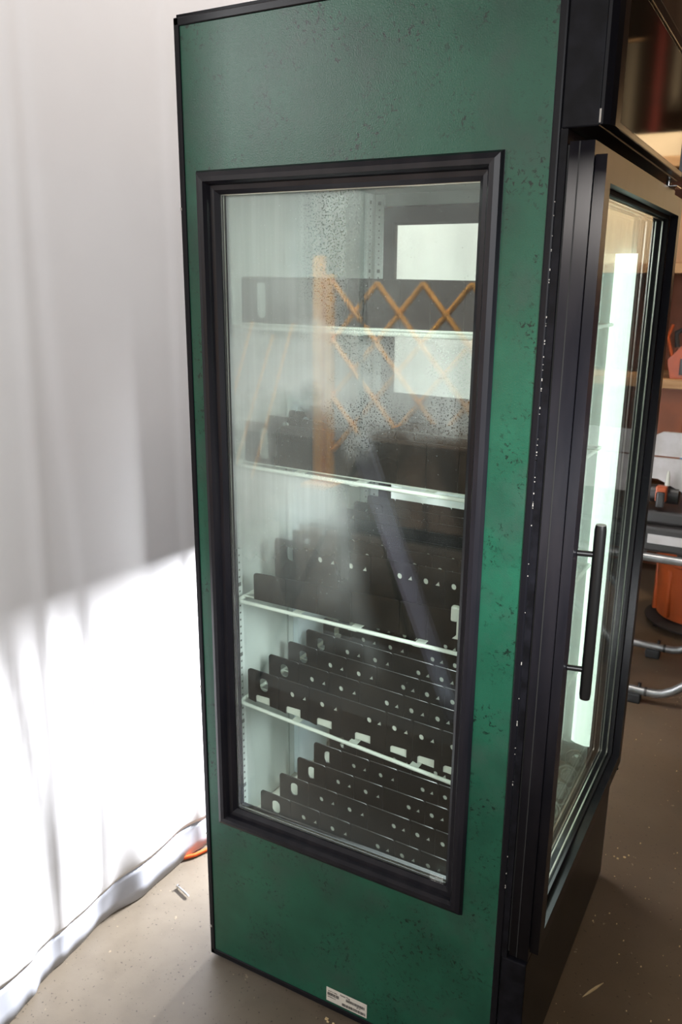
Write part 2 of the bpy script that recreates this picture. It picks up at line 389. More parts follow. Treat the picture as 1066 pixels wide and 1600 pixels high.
def sheet(name, ys, zs, fx, m, parent, th=.0015):
    bm = bmesh.new(); G = [[bm.verts.new((fx(y, z), y, z)) for z in zs] for y in ys]
    for i in range(len(ys) - 1):
        for k in range(len(zs) - 1): bm.faces.new((G[i][k], G[i + 1][k], G[i + 1][k + 1], G[i][k + 1]))
    b = B(); b.bm.free(); b.bm = bm
    o = b.obj(name, m, parent, smooth=False)
    for p in o.data.polygons: p.use_smooth = True
    md = o.modifiers.new('thickness', 'SOLIDIFY'); md.thickness = th
    return o
cur = empty('backdrop_curtain', (0, 0, 0), 'tall white cloth backdrop hanging to the floor left of and behind the green cooler', 'curtain')
ys = [-.50 + .0125 * i for i in range(int(3.1 / .0125) + 1)]
def hemz(y): return .083 + .006 * math.sin(y * 11) + .004 * math.sin(y * 29 + 1)
bm = bmesh.new()
zs = [0, .01, .03] + [.07 + .06 * i for i in range(54)]
G = [[bm.verts.new((cx(y, hemz(y) + z) + (.004 if z > .02 else .004 * z / .02), y, hemz(y) + z)) for z in zs] for y in ys]
for i in range(len(ys) - 1):
    for k in range(len(zs) - 1): bm.faces.new((G[i][k], G[i + 1][k], G[i + 1][k + 1], G[i][k + 1]))
b = B(); b.bm.free(); b.bm = bm; o = b.obj('cloth_panel', 'cloth', cur)
for p in o.data.polygons: p.use_smooth = True
o.modifiers.new('thickness', 'SOLIDIFY').thickness = .0015
bm = bmesh.new(); zs = [-.004, .02, .045, .07, .10]
G = [[bm.verts.new((cx(y, z) - .002 + .0012 * math.sin(y * 40) * (1 - z * 10), y, (FZ + .004 if k == 0 else hemz(y) * (k / 4) + .002))) for k, z in enumerate(zs)] for y in ys]
for i in range(len(ys) - 1):
    for k in range(len(zs) - 1): bm.faces.new((G[i][k], G[i + 1][k], G[i + 1][k + 1], G[i][k + 1]))
b = B(); b.bm.free(); b.bm = bm; o = b.obj('hem_strip', 'hem', cur)
for p in o.data.polygons: p.use_smooth = True
o.modifiers.new('thickness', 'SOLIDIFY').thickness = .0015
o['label'] = 'bluish grey hem strip along the bottom'
# added blocker cloth behind the cooler, cuts the low lamp's light on the curtain
fl = empty('light_blocker_cloth', (0, 0, 0), 'added white blocker cloth behind the cooler, its bottom edge cutting off the low lamp light', 'curtain')
bm = bmesh.new(); xs = [-.262 + .02 * i for i in range(25)]; zs = [.85 + .12 * i for i in range(21)]
G = [[bm.verts.new((x, 1.15 + .012 * math.sin(x * 40 + z), z)) for z in zs] for x in xs]
for i in range(len(xs) - 1):
    for k in range(len(zs) - 1): bm.faces.new((G[i][k], G[i + 1][k], G[i + 1][k + 1], G[i][k + 1]))
b = B(); b.bm.free(); b.bm = bm; o = b.obj('cloth_panel', 'cloth', fl)
for p in o.data.polygons: p.use_smooth = True
o.modifiers.new('thickness', 'SOLIDIFY').thickness = .0015
B().tube([(-.27, 1.15, 3.285), (.25, 1.15, 3.285)], .012).obj('blocker_rod', 'tube', fl, True)

# ------------------------------------------------------------------ the cooler
W = .755
C = empty('display_cooler', (0, 0, 0), 'tall glass-door display cooler with mottled green side panel and black trim', 'cooler')
X0, X1, Z0, Z1 = .079, .579, .419, 1.706           # side window glass opening
def side(yy, th):
    return plate_mesh('side_panel', rect(.009, .690, .012, 1.988), [rect(.048, .609, .388, 1.737)], th, 'green', Matrix.Translation((0, yy, 0)))
meshobj('side_panel', side(0, .004), C)
meshobj('side_panel', side(W - .004, .004), C)
for yy in (.0045, W - .0365):                       # insulated wall inside each side panel
    meshobj('side_wall', plate_mesh('side_wall', rect(.004, .690, .012, 1.988), [rect(.072, .586, .412, 1.713)], .032, 'liner', Matrix.Translation((0, yy, 0))), C)
for s in (0, 1):
    y0, y1 = ((-.003, .006) if s == 0 else (W - .006, W + .003))
    B().box(-.002, .010, y0, y1, .0, 2.0, .002).obj('corner_trim', 'trim', C)
    B().box(-.002, .702, y0, y1, 1.986, 2.0, .002).obj('top_trim', 'trim', C)
    B().box(-.002, .702, y0, y1, .0, .014, .002).obj('bottom_trim', 'trim', C)
    B().box(.688, .701, y0, y1, .014, 1.986, .003).obj('front_trim', 'trim', C)
# chips of bare metal along the trims
b = B()
for k in range(60):
    z = random.uniform(.3, 1.7); z += (.0 if random.random() < .4 else 0)
    if random.random() < .6: z = random.uniform(1.2, 1.66)
    h = random.uniform(.0008, .003); b.box(.7000, .7014, -.0036, -.0025, z, z + h)
for z, h in ((.70, .006), (.33, .004), (1.68, .005)): b.box(-.0026, .001, -.0034, -.002, z, z + h)
b.box(-.002, .004, -.0036, -.002, .075, .081)
o = b.obj('paint_chips', 'edge', C); o['kind'] = 'stuff'
# window frame mouldings: profile swept round the opening (mitred)
def frame_loop(prof, xa, xb, za, zb, ysign, y0, m, name, parent):
    """prof: (inset from outer rectangle, depth outward) points"""
    bm = bmesh.new(); rings = []
    for ins, d in prof:
        rings.append([bm.verts.new((x, y0 - ysign * d, z)) for x, z in ((xa + ins, za + ins), (xb - ins, za + ins), (xb - ins, zb - ins), (xa + ins, zb - ins))])
    for a, b_ in zip(rings, rings[1:]):
        for k in range(4): bm.faces.new((a[k], a[(k + 1) % 4], b_[(k + 1) % 4], b_[k]))
    q = B(); q.bm.free(); q.bm = bm
    return q.obj(name, m, parent)
prof = [(0, -.002), (0, .003), (.004, .010), (.012, .0135), (.020, .013), (.024, .006), (.026, -.002), (.034, -.003), (.041, -.010), (.0415, -.02), (.0415, -.036), (.036, -.036)]
frame_loop(prof, .038, .620, .378, 1.747, 1, 0, 'vinyl', 'window_frame', C)
frame_loop(prof, .038, .620, .378, 1.747, -1, W, 'vinyl', 'window_frame', C)
frame_loop([(0, 0), (0, .004), (.004, .007), (.040, .007), (.046, 0), (.046, -.012)], .050, .608, .387, 1.740, 1, W - .0365, 'black', 'inner_window_frame', C)
def pane(xa, xb, za, zb, ya, yb, m, name, parent):
    return B().box(xa, xb, ya, yb, za, zb).obj(name, m, parent)
def pane1(y, m, name, parent):                      # one-surface pane
    bm = bmesh.new(); bm.faces.new([bm.verts.new(p) for p in ((X0 - .012, y, Z0 - .012), (X1 + .012, y, Z0 - .012), (X1 + .012, y, Z1 + .012), (X0 - .012, y, Z1 + .012))])
    q = B(); q.bm.free(); q.bm = bm; return q.obj(name, m, parent)
for sgn, yb, film in ((1, 0, True), (-1, W, False)):
    pane1(yb + sgn * .013, 'glass', 'window_pane', C)
    pane1(yb + sgn * .027, 'glass_film' if film else 'glass', 'window_pane', C)
    ya, yc = sorted((yb + sgn * .014, yb + sgn * .026))
    b = B()
    b.box(X0 - .009, X0 + .001, ya, yc, Z0 - .009, Z1 + .009); b.box(X1 - .001, X1 + .009, ya, yc, Z0 - .009, Z1 + .009)
    b.box(X0, X1, ya, yc, Z0 - .009, Z0 + .001); b.box(X0, X1, ya, yc, Z1 - .001, Z1 + .009)
    b.obj('glass_spacer', 'silver', C)
    b = B()
    for q in (.0155, .0235):
        ys_ = sorted((yb + sgn * q, yb + sgn * (q + .0015)))
        b.box(X0 + .001, X0 + .0025, *ys_, Z0, Z1); b.box(X0 + .001, X1, *ys_, Z0 + .001, Z0 + .0025)
    b.obj('spacer_groove', 'rubber', C)
# faint etched stamp in the lower front corner of the pane
b = B()
for r_ in range(5):
    x = .545
    while x < .572:
        wd = random.uniform(.001, .004); b.box(x, x + wd, .0112, .0118, .4295 - r_ * .0045 + .002, .4295 - r_ * .0045 + .0030 + random.uniform(0, .0012)); x += wd + .0012
o = b.obj('etched_stamp', 'etch', C); o['kind'] = 'stuff'
# body shell
B().box(-.002, .035, .0375, W - .0375, .0, 2.0).obj('back_wall', 'liner', C)
B().box(-.004, -.0025, .004, W - .004, .002, 1.998).obj('rear_sheet', 'black', C)
B().box(.0355, .7008, .0375, W - .0375, .0, .325).obj('floor_liner', 'floorliner', C)
B().box(.0355, .7008, .0375, W - .0375, 1.77, 2.0).obj('ceiling_liner', 'liner', C)
B().box(.0, .70, .004, W - .004, 2.0005, 2.006).obj('top_sheet', 'black', C)
# door jambs
for y0, y1 in ((.0, .036), (W - .036, W)):
    B().box(.7012, .712, y0, y1, .3185, 1.7695).obj('door_jamb', 'black', C)
B().box(.7015, .712, .0365, W - .0365, 1.73, 1.7695).obj('door_jamb', 'black', C)
B().box(.7015, .712, .0365, W - .0365, .322, .35).obj('door_jamb', 'black', C)
# duct and seam on the back wall
B().box(.0355, .050, .315, .46, 0.326, 1.769, .002).obj('air_duct', 'duct', C)
B().box(.0355, .0375, .288, .292, 0.326, 1.769).obj('wall_seam', 'rivet', C)
# shelf standards with slots
def standard(x0, x1, y0, y1, face):
    p = B().box(x0, x1, y0, y1, .33, 1.768, .0015).obj('shelf_standard', 'rail', C)
    b = B(); z = .36; k = 0
    while z < 1.76:
        rv = (k % 10 == 4)
        h = .0042 if rv else .0019
        if face == 'x': b.box(x1 - .0004, x1 + .0008, (y0 + y1) / 2 - h, (y0 + y1) / 2 + h, z - h, z + h)
        elif face == '-y': b.box((x0 + x1) / 2 - h, (x0 + x1) / 2 + h, y0 - .0008, y0 + .0004, z - h, z + h)
        else: b.box((x0 + x1) / 2 - h, (x0 + x1) / 2 + h, y1 - .0004, y1 + .0008, z - h, z + h)
        z += .0127 * 1.3; k += 1
    q = b.obj('standard_slots', 'hole', p); q['kind'] = 'stuff'
standard(.0357, .047, .072, .096, 'x'); standard(.0357, .047, .660, .684, 'x')
standard(.042, .066, W - .046, W - .0372, '-y'); standard(.600, .624, W - .046, W - .0372, '-y'); standard(.600, .624, .0372, .046, 'y')
B().box(.0357, .055, .040, .060, .33, 1.768, .004, 3).obj('corner_post', 'rail', C)
b = B(); b.prism([(.40, 1.769), (.455, 1.769), (.415, 1.665), (.398, 1.672)], 0, .052, .062)
b.obj('fan_bracket', 'rivet', C)
# LED bars in the two front corners
for y, s in ((.055, 1), (W - .055, -1)):
    f = B().box(.6997, .7009, y - .0125, y + .018, .36, 1.728).obj('light_housing', 'rail', C)
    ye = .0425 if s == 1 else W - .0425                 # clear ribbed lens along the side wall
    B().prism([(.648, ye), (.6995, ye), (.6995, ye + s * .016), (.684, ye + s * .020), (.660, ye + s * .014), (.648, ye + s * .005)], 2, .40, 1.62).obj('light_lens', 'lens', f)
CL = B().box(.30, .62, .06, .30, 1.750, 1.7698, .003).obj('interior_fill_panel', 'rail', C)  # added glowing panel, evens out the light inside the cooler
B().box(.31, .61, .07, .29, 1.7465, 1.7498).obj('interior_fill_lens', 'fill_lens', CL)
# header box with sign glass
H = B().box(.7012, .755, .0, W, 1.770, 1.998, .002).obj('header_box', 'black', C)
b = B()
pr = [(.7555, .0), (.760, .0), (.768, .010), (.772, .026), (.772, .058), (.7555, .058)]
b.prism(pr, 2, 1.772, 1.998); b.obj('header_corner', 'trim', H)
b = B(); b.prism([(x, W - y) for x, y in pr], 2, 1.772, 1.998); b.obj('header_corner', 'trim', H)
B().box(.7555, .771, .059, W - .059, 1.978, 1.998, .002).obj('header_rail', 'trim', H)
B().box(.7555, .771, .059, W - .059, 1.772, 1.783, .002).obj('header_rail', 'trim', H)
MT['signglass'] = mat('sign_glass', (0.004, 0.006, 0.004), 0.06, spec=.3)
B().box(.7555, .768, .059, W - .059, 1.7835, 1.9775).obj('sign_glass', 'signglass', H)
o = B().box(.7545, .757, -.0008, .0005, 1.774, 1.792).obj('scuff', 'edge', H)
# base under the door
K = B().box(.7015, .750, .0, W, -.002, .318, .003).obj('kick_base', 'black', C)
for x in (.05, .66):
    for y in (.06, W - .06): B().tube([(x, y, -.0115), (x, y, .0)], .02, 14).obj('levelling_foot', 'rubber', C)

# the door
DY0, DY1, DZ0, DZ1 = .0, W, .329, 1.752
door = meshobj('door', plate_mesh('door', rect(DY0, DY1, DZ0, DZ1), [rect(DY0 + .045, DY1 - .045, DZ0 + .05, DZ1 - .05)], .036, 'vinyl', None), C)
# plate is in XZ with thickness on Y -> turn into the YZ plane
def to_yz(me, x): me.transform(Matrix(((0, 1, 0, x), (1, 0, 0, 0), (0, 0, 1, 0), (0, 0, 0, 1))))
to_yz(door.data, .716)
B().box(.7295, .7315, DY0 - .0006, DY0 + .001, DZ0, DZ1).obj('stile_groove', 'rubber', door)
fr = meshobj('door_rim', plate_mesh('door_rim', rect(DY0 + .003, DY1 - .003, DZ0 + .02, DZ1 - .019), [rect(DY0 + .036, DY1 - .036, DZ0 + .055, DZ1 - .055)], .0165, 'vinyl'), door)
to_yz(fr.data, .7535)
gk = meshobj('door_gasket', plate_mesh('door_gasket', rect(DY0 + .0365, DY1 - .0365, DZ0 + .0505, DZ1 - .0505), [rect(DY0 + .047, DY1 - .047, DZ0 + .062, DZ1 - .062)], .006, 'rubber'), door)
to_yz(gk.data, .7460)
B().box(.7125, .7155, .004, W - .004, DZ0 + .004, DZ0 + .03).obj('door_seal', 'rubber', door)
B().box(.7125, .7155, .004, .03, DZ0 + .03, DZ1 - .004).obj('door_seal', 'rubber', door)
B().box(.7125, .7155, W - .03, W - .004, DZ0 + .03, DZ1 - .004).obj('door_seal', 'rubber', door)
def paneyz(x, m, name):
    bm = bmesh.new(); a, c_, z0, z1 = DY0 + .040, DY1 - .040, DZ0 + .052, DZ1 - .052
    bm.faces.new([bm.verts.new(p) for p in ((x, a, z0), (x, c_, z0), (x, c_, z1), (x, a, z1))])
    q = B(); q.bm.free(); q.bm = bm; return q.obj(name, m, door)
paneyz(.744, 'glass_door', 'door_pane'); paneyz(.724, 'glass', 'door_pane')
b = B()
a, c_, z0, z1 = DY0 + .048, DY1 - .048, DZ0 + .063, DZ1 - .063
for q in ((.7255, .728), (.739, .742)):
    b.box(*q, a, a + .0025, z0, z1); b.box(*q, c_ - .0025, c_, z0, z1); b.box(*q, a, c_, z0, z0 + .0025); b.box(*q, a, c_, z1 - .0025, z1)
b.obj('glass_spacer', 'silver', door)
# handle
hb = B().tube([(.803, .036, .872), (.803, .036, .880), (.803, .036, 1.172), (.803, .036, 1.180)], [.0085, .0095, .0095, .0085], 20).obj('handle_bar', 'handle', door, True)
for z in (.925, 1.130): B().tube([(.770, .030, z), (.797, .036, z)], .005, 12).obj('handle_post', 'handle', door, True)
B().tube([(.803, .036, 1.1803), (.803, .036, 1.1812)], .008, 16).obj('handle_cap', 'tube', door)
# upper hinge plate and lower hinge pin
B().box(.715, .766, W - .075, W - .012, 1.7535, 1.7565, .001).obj('hinge_plate', 'chrome', C)
B().tube([(.742, W - .03, 1.7566), (.742, W - .03, 1.7695)], .006, 12).obj('hinge_pin', 'chrome', C, True)
b = B(); b.tube([(.745 + .017 * math.sin(t), W + .004 + .014 * (1 - math.cos(t)), .305 + .02 * math.cos(t * .7)) for t in [i * math.pi / 8 for i in range(12)]], .0022, 8)
b.obj('hinge_spring', 'rubber', C, True)
B().box(.7155, .757, W - .07, W, .3185, .3285, .002).obj('hinge_plate', 'trim', C)
# asset tag
tg = B().box(.3175, .418, -.0012, -.0003, .0205, .0565, .0003).obj('asset_tag', 'paper', C)
tg['label'] = 'white asset tag with barcodes'
ry = (math.radians(90), 0, 0)
text('tag_text', 'Asset Tag', .0062, (.352, -.0013, .0488), ry, 'ink', tg)
text('tag_text', '36-M 11 0501', .0042, (.322, -.0013, .0470), ry, 'ink', tg)
text('tag_text', '000036501011', .0036, (.3205, -.0013, .0315), ry, 'ink', tg)
text('tag_text', '501-B', .004, (.393, -.0013, .0355), ry, 'ink', tg)
b = B()
for xa, xb, za, zb in ((.3205, .349, .0365, .0445), (.367, .412, .0395, .0465), (.357, .4145, .0245, .0315)):
    x = xa
    while x < xb:
        wd = random.choice((.0004, .0006, .001)); b.box(x, x + wd, -.0016, -.0012, za, zb); x += wd + random.choice((.0005, .0008))
o = b.obj('barcode', 'ink', tg); o['kind'] = 'stuff'

# ------------------------------------------------------------------ wire shelves
ORD = ['topmost', 'second from the top', 'third from the top', 'lowest']
SH = [(1.474, -.004), (1.199, -.018), (.902, -.012), (.662, -.078)]   # height at the back, slope to the front
for i, (z0, sl) in enumerate(SH):
    s = empty('wire_shelf', (.060, 0, z0), 'white coated wire shelf inside the cooler, %s of the four' % ORD[i], 'shelf', 'wire shelves in the cooler', (0, -math.atan(sl), 0))
    L_ = .595
    y0, y1 = .056, W - .056
    for y in (y0, y1): B().tube([(0, y, -.006), (L_, y, -.006)], .0042, 10).obj('side_rail', 'wire', s, True)
    for x in (0, L_): B().tube([(x, y0, -.006), (x, y1, -.006)], .0042, 10).obj('end_rail', 'wire', s, True)
    for y in (y0 + .022,): B().tube([(.002, y, -.001), (L_ - .002, y, -.001)], .0022, 8).obj('inner_rail', 'wire', s, True)
    for x in (.14, .28, .42): B().box(x - .009, x + .009, y0, y1, -.0115, -.0085).obj('cross_bar', 'wire', s)
    b = B()
    for k in range(22):
        y = y0 + .047 + k * .0255
        if y < y1 - .01: b.tube([(0, y, -.003), (L_, y, -.003)], .0014, 6)
    o = b.obj('deck_wires', 'wire', s); o['kind'] = 'stuff'
    for y, sg in ((y0, -1), (y1, 1)):
        B().box(-.018, .0, y - .006, y + .006, -.016, .004, .002).obj('shelf_clip', 'clip', s)

# ------------------------------------------------------------------ black lane dividers
CIR = [.199, .273, .384, .441, .500, .566, .632]
TRI = [.229, .305, .407, .466, .523, .590, .652]
CUTS = [.085, .166, .243, .320, .425, .483, .545, .594, .640]
def divider(name, label, group, y, xb, zb, sl_b, ht0, ht1, kind, tilt=0, tabs=True, stop=False):
    """one lane divider: a row of slotted black panels standing on edge, white clips behind the slots.
    xb: back end; zb: bottom at the back end; ht0/ht1: height at the back and front"""
    e = empty(name, (xb, y, zb), label, 'divider', group)
    dx = xb - .085
    Lt = .664 - .085
    def bot(u): return sl_b * u
    def top(u): return sl_b * u + ht0 + (ht1 - ht0) * u / Lt
    for a, b_ in zip(CUTS, CUTS[1:]):
        u0, u1 = a - .085, b_ - .085 - .0012
        if xb + u1 > .642: u1 = .642 - xb
        if u1 - u0 < .02: break
        r = .007
        out = [(u0, bot(u0) + .001), ]
        tm = (u0 + u1) / 2 - .002
        if tabs: out += [(tm - .019, bot(tm)), (tm - .019, bot(tm) + .014), (tm - .014, bot(tm) + .019), (tm + .018, bot(tm) + .019), (tm + .018, bot(tm))]
        out += [(u1, bot(u1) + .001)]
        for k in range(5):
            t = math.radians(90 * k / 4); out.append((u1 - r + r * math.cos(t), top(u1) - r + r * math.sin(t)))
        if u0 < .001:
            for k in range(5):
                t = math.radians(90 + 90 * k / 4); out.append((u0 + r + r * math.cos(t), top(u0) - r + r * math.sin(t)))
        else: out.append((u0, top(u0)))
        holes = []
        if kind == 'slots':
            for c in CIR:
                u = c - .085
                if u0 + .006 < u < u1 - .006: holes.append(circ(u, top(u) - .030, .0055, 10, 1.15))
            for c in TRI:
                u = c - .085
                if u0 + .006 < u < u1 - .006: holes.append([(u - .005, top(u) - .035), (u + .005, top(u) - .035), (u + .003, top(u) - .025)])
        if u0 < .001 and kind in ('slots', 'oval'):
            if kind == 'slots': holes.append(rect(.030, .052, top(.04) - .046, top(.04) - .014, .0105))
            else: holes.append(rect(.034, .056, top(.04) - ht0 * .88, top(.04) - .010, .0105))
        me = plate_mesh('panel', out, holes, .003, 'plate')
        meshobj('panel', me, e)
    b = B()
    if kind == 'slots':
        for c in CIR + TRI:
            u = c - .085
            if xb + u < .632: b.box(u - .008, u + .008, .0034, .006, top(u) - .039, top(u) - .021)
    if tabs:
        for a, b_ in zip(CUTS, CUTS[1:]):
            tm = (a + b_) / 2 - .085 - .002
            if xb + tm + .02 < .64: b.box(tm - .022, tm + .020, .0036, .0150, bot(tm) + .001, bot(tm) + .022, .001)
    if kind == 'slots' or tabs:
        o = b.obj('white_clips', 'clip', e); o['kind'] = 'stuff'; o['label'] = 'white plastic clips showing through the slots'
    if stop:
        b = B(); cxs, czs = .668 - xb + .012, top(Lt) - .030
        b.tube([(cxs + .026 * math.cos(t), .004, czs + .030 * math.sin(t)) for t in [2 * math.pi * k / 24 for k in range(24)]], .0022, 8, closed=True)
        b.tube([(cxs + .016 * math.cos(t), .010, czs + .018 * math.sin(t)) for t in [2 * math.pi * k / 20 for k in range(20)]], .0018, 8, closed=True)
        b.tube([(cxs, .002, czs), (cxs, .030, czs - .004)], .012, 12)
        b.obj('clear_end_stop', 'clearplastic', e, True)
    return e
ROW = ['nearest the side window', 'second row from the side window', 'third row from the side window', 'fourth row from the side window', 'fifth row from the side window', 'sixth row from the side window', 'seventh row from the side window', 'row farthest from the side window']
def rows(where, group, ys, f):
    for k, y in enumerate(ys):
        lab = 'black plastic lane divider on %s, %s' % (where, ROW[k] if k < len(ys) - 1 else ROW[7])
        f(k, y, lab, group)
rows('the top wire shelf', 'dividers on the top shelf', [.070 + .0815 * k for k in range(8)], lambda k, y, l, g_: divider('lane_divider', l, g_, y, .080, 1.476, -.004, .087, .082, 'oval', tabs=False))
rows('the second wire shelf', 'dividers on the second shelf', [.064 + .0815 * k for k in range(8)], lambda k, y, l, g_: divider('lane_divider', l, g_, y, .085, 1.201, -.018, .084, .084, 'oval', tabs=False))
def f3(k, y, l, g_):
    if k == 0: divider('lane_divider', 'low black plastic lane divider on the third wire shelf, ' + ROW[0], g_, y, .100, .904, -.012, .060, .075, 'plain', tabs=False)
    else: divider('lane_divider', l.replace('black', 'tall black', 1), g_, y, .102, .904, -.012, .117, .117, 'slots', tabs=False)
rows('the third wire shelf', 'dividers on the third shelf', [.062] + [.140 + .0725 * k for k in range(7)], f3)
rows('the lowest wire shelf', 'dividers on the lowest wire shelf', [.064 + .0815 * k for k in range(8)], lambda k, y, l, g_: divider('lane_divider', l, g_, y, .078, .664, -.078, .075, .095, 'slots'))
rows('the cooler floor', 'dividers on the cooler floor', [.072 + .0785 * k for k in range(8)], lambda k, y, l, g_: divider('lane_divider', l, g_, y, .100, .326, -.0, .111, .095, 'slots', stop=True))
# white valve-like fitting standing on the third shelf by the front edge of the window
v = empty('white_fitting', (.569, .052, .944), 'small white plastic fitting at the front edge of the side window, above the third shelf', 'fitting')
B().box(-.008, .012, -.006, .006, -.0222, .040, .003).obj('body', 'clip', v)
B().box(-.020, -.006, -.007, .007, .012, .042, .004).obj('knob', 'clip', v)
B().prism([(-.016, -.0222), (.012, -.0222), (.012, .004)], 1, -.003, .003).obj('foot', 'clip', v)

# ------------------------------------------------------------------ things on the floor
def nail(loc, rz, label):
    e = empty('bolt', loc, label, 'bolt', None, (0, 0, rz))
    B().tube([(0, 0, 0), (.046, 0, 0), (.050, 0, 0)], [.0026, .0026, .0012], 10).obj('shank', 'chrome', e, True)
    B().tube([(-.003, 0, 0), (0, 0, 0)], .0055, 12).obj('head', 'chrome', e, True)
nail((-.222, .140, FZ + .0056), math.radians(-18), 'zinc bolt lying alone on the bare concrete near the curtain hem')
nail((-.262, .335, FZ + .0056), math.radians(-30), 'zinc bolt lying beside the orange cord behind the cooler')
b = B(); pts = [(-.42, .16), (-.36, .18), (-.285, .232), (-.262, .262), (-.247, .30), (-.225, .35), (-.16, .44), (-.05, .60), (.02, .82), (.05, 1.1)]
b.tube([(x, y, FZ + .0065) for x, y in pts], .0052, 10)
setp(b.obj('extension_cord', 'cord', None, True), 'bright orange extension cord running under the curtain behind the cooler', 'cord')
b = B(); b.prism([(-.036, -.001), (-.015, -.003), (.010, -.003), (.037, .0), (.012, .003), (-.012, .0025)], 2, 0, .002)
setp(b.obj('wood_splinter', 'wood', None, loc=(.822, .352, FZ + .0005), rot=(0, 0, math.radians(62))), 'pale wood splinter on the dark floor at lower right beside the cooler base', 'splinter')
b = B()
for k in range(90):
    x, y = random.uniform(.7, 1.0), random.uniform(.1, 2.0); s_ = random.uniform(.001, .003)
    b.box(x, x + s_, y, y + s_ * random.uniform(.6, 2), FZ, FZ + .001)
for x, y, s_ in ((.79, .86, .005), (.80, .875, .003), (.775, .845, .004), (.765, .85, .003), (.325, -.022, .006), (.332, -.026, .004), (.345, -.024, .004)): b.box(x, x + s_ * 1.4, y, y + s_, FZ, FZ + .003, .001)
setp(b.obj('floor_crumbs', 'wood'), 'pale crumbs of sawdust and wood scattered on the floor', 'debris', kind='stuff')

# ------------------------------------------------------------------ workshop things behind, right of the cooler
def hit_y(px, py, y):
    d = Vector(((px - 533) / F_PX, (py - 800) / F_PX, 1)); r = Vector(M[0]) * d.x + Vector(M[1]) * d.y + Vector(M[2]) * d.z
    return CAM + r * ((y - CAM.y) / r.y)
# shop vacuum
v = empty('shop_vacuum', (.755, 2.76, FZ), 'orange drum shop vacuum standing behind the silver stand legs', 'vacuum')
B().lathe([(.17, .05), (.185, .06), (.198, .20), (.205, .325), (.212, .33), (.212, .345), (.20, .352)], (0, 0, 0), 40).obj('drum', 'orange', v, True)
b = B()
for k in range(10):
    a = math.pi * 2 * k / 10 + .28
    m = Matrix.Rotation(a, 4, 'Z') @ Matrix.Translation((.197, 0, 0))
    b.box(-.012, .010, -.014, .014, .07, .30, .006, 2, m)
b.obj('drum_rib', 'orange', v, True)['kind'] = 'stuff'
B().lathe([(.205, .353), (.20, .37), (.175, .40), (.13, .42)], (0, 0, 0), 40).obj('lid', 'orange', v, True)
B().lathe([(.12, .421), (.12, .47), (.10, .50), (.05, .51)], (0, 0, 0), 32).obj('motor_head', 'darkplastic', v, True)
b = B()
for a in (200, 255): 
    m = Matrix.Rotation(math.radians(a), 4, 'Z') @ Matrix.Translation((.195, 0, 0))
    b.box(-.03, .012, -.025, .025, .372, .47, .01, 2, m)
b.obj('lid_post', 'orange', v, True)
B().box(-.10, .06, -.205, -.19, .372, .43, .005).obj('latch', 'darkplastic', v)
B().lathe([(.23, .025), (.235, .035), (.21, .052), (.16, .052)], (0, 0, 0), 36).obj('base_ring', 'darkplastic', v, True)
for a in (150, 215, 270, 330, 60):
    x, y = .20 * math.cos(math.radians(a)), .20 * math.sin(math.radians(a))
    B().tube([(x - .012, y, .0145), (x + .012, y, .0145)], .0143, 14).obj('caster', 'rubber', v, True)
b = B(); b.tube([(-.14, -.10, .42), (-.13, -.13, .50), (-.10, -.16, .56), (-.02, -.18, .60)], .022, 14); b.obj('hose', 'tube', v, True)
# saw stand with tubular legs
st = empty('saw_stand', (.95, 2.05, FZ), 'silver tubular folding stand with rubber feet right of the cooler', 'stand')
def leg(y, name='leg'):
    pts = [(-.52, y, .052), (-.30, y, .050), (-.235, y, .050), (-.205, y, .058), (-.17, y, .080), (-.02, y, .21), (.25, y, .46), (.33, y, .52)]
    l_ = B().tube(pts, .0165, 14).obj(name, 'tube', st, True)
    B().tube([(-.275, y, .050), (-.265, y, .050)], .0185, 14).obj('collar', 'darkplastic', l_, True)
    B().box(-.345, -.285, y - .022, y + .022, .0, .040, .006).obj('foot', 'rubber', l_)
    B().tube([(-.295, y, .066), (-.295, y, .083)], .007, 8).obj('wing_nut', 'darkplastic', l_, True)
leg(-.22); leg(.235)
B().tube([(.30, -.24, .50), (.30, .26, .50)], .016, 12).obj('cross_tube', 'tube', st, True)
for y in (-.2, .22): B().tube([(-.42, y, .585), (.40, y, .585)], .016, 12).obj('top_bar', 'tube', st, True)
for y in (-.2, .22): B().tube([(.33, y, .52), (.33, y, .585)], .016, 12).obj('post', 'tube', st, True)
for y in (-.2, .22): B().tube([(-.52, y, .052), (-.46, y, .32), (-.36, y, .585)], .016, 12).obj('rear_leg', 'tube', st, True)
# tool case under the saw
tc_ = empty('tool_case', (.95, 2.05, FZ + .602), 'black tool case with a grey name plate under the mitre saw', 'case')
B().box(-.40, .30, -.19, .19, .0, .10, .012).obj('case_body', 'darkplastic', tc_)
B().box(-.33, -.20, -.1935, -.1905, .035, .07, .001).obj('name_plate', 'white_cast', tc_)
B().box(-.15, .10, -.202, -.1905, .03, .055, .003).obj('case_handle', 'rubber', tc_)
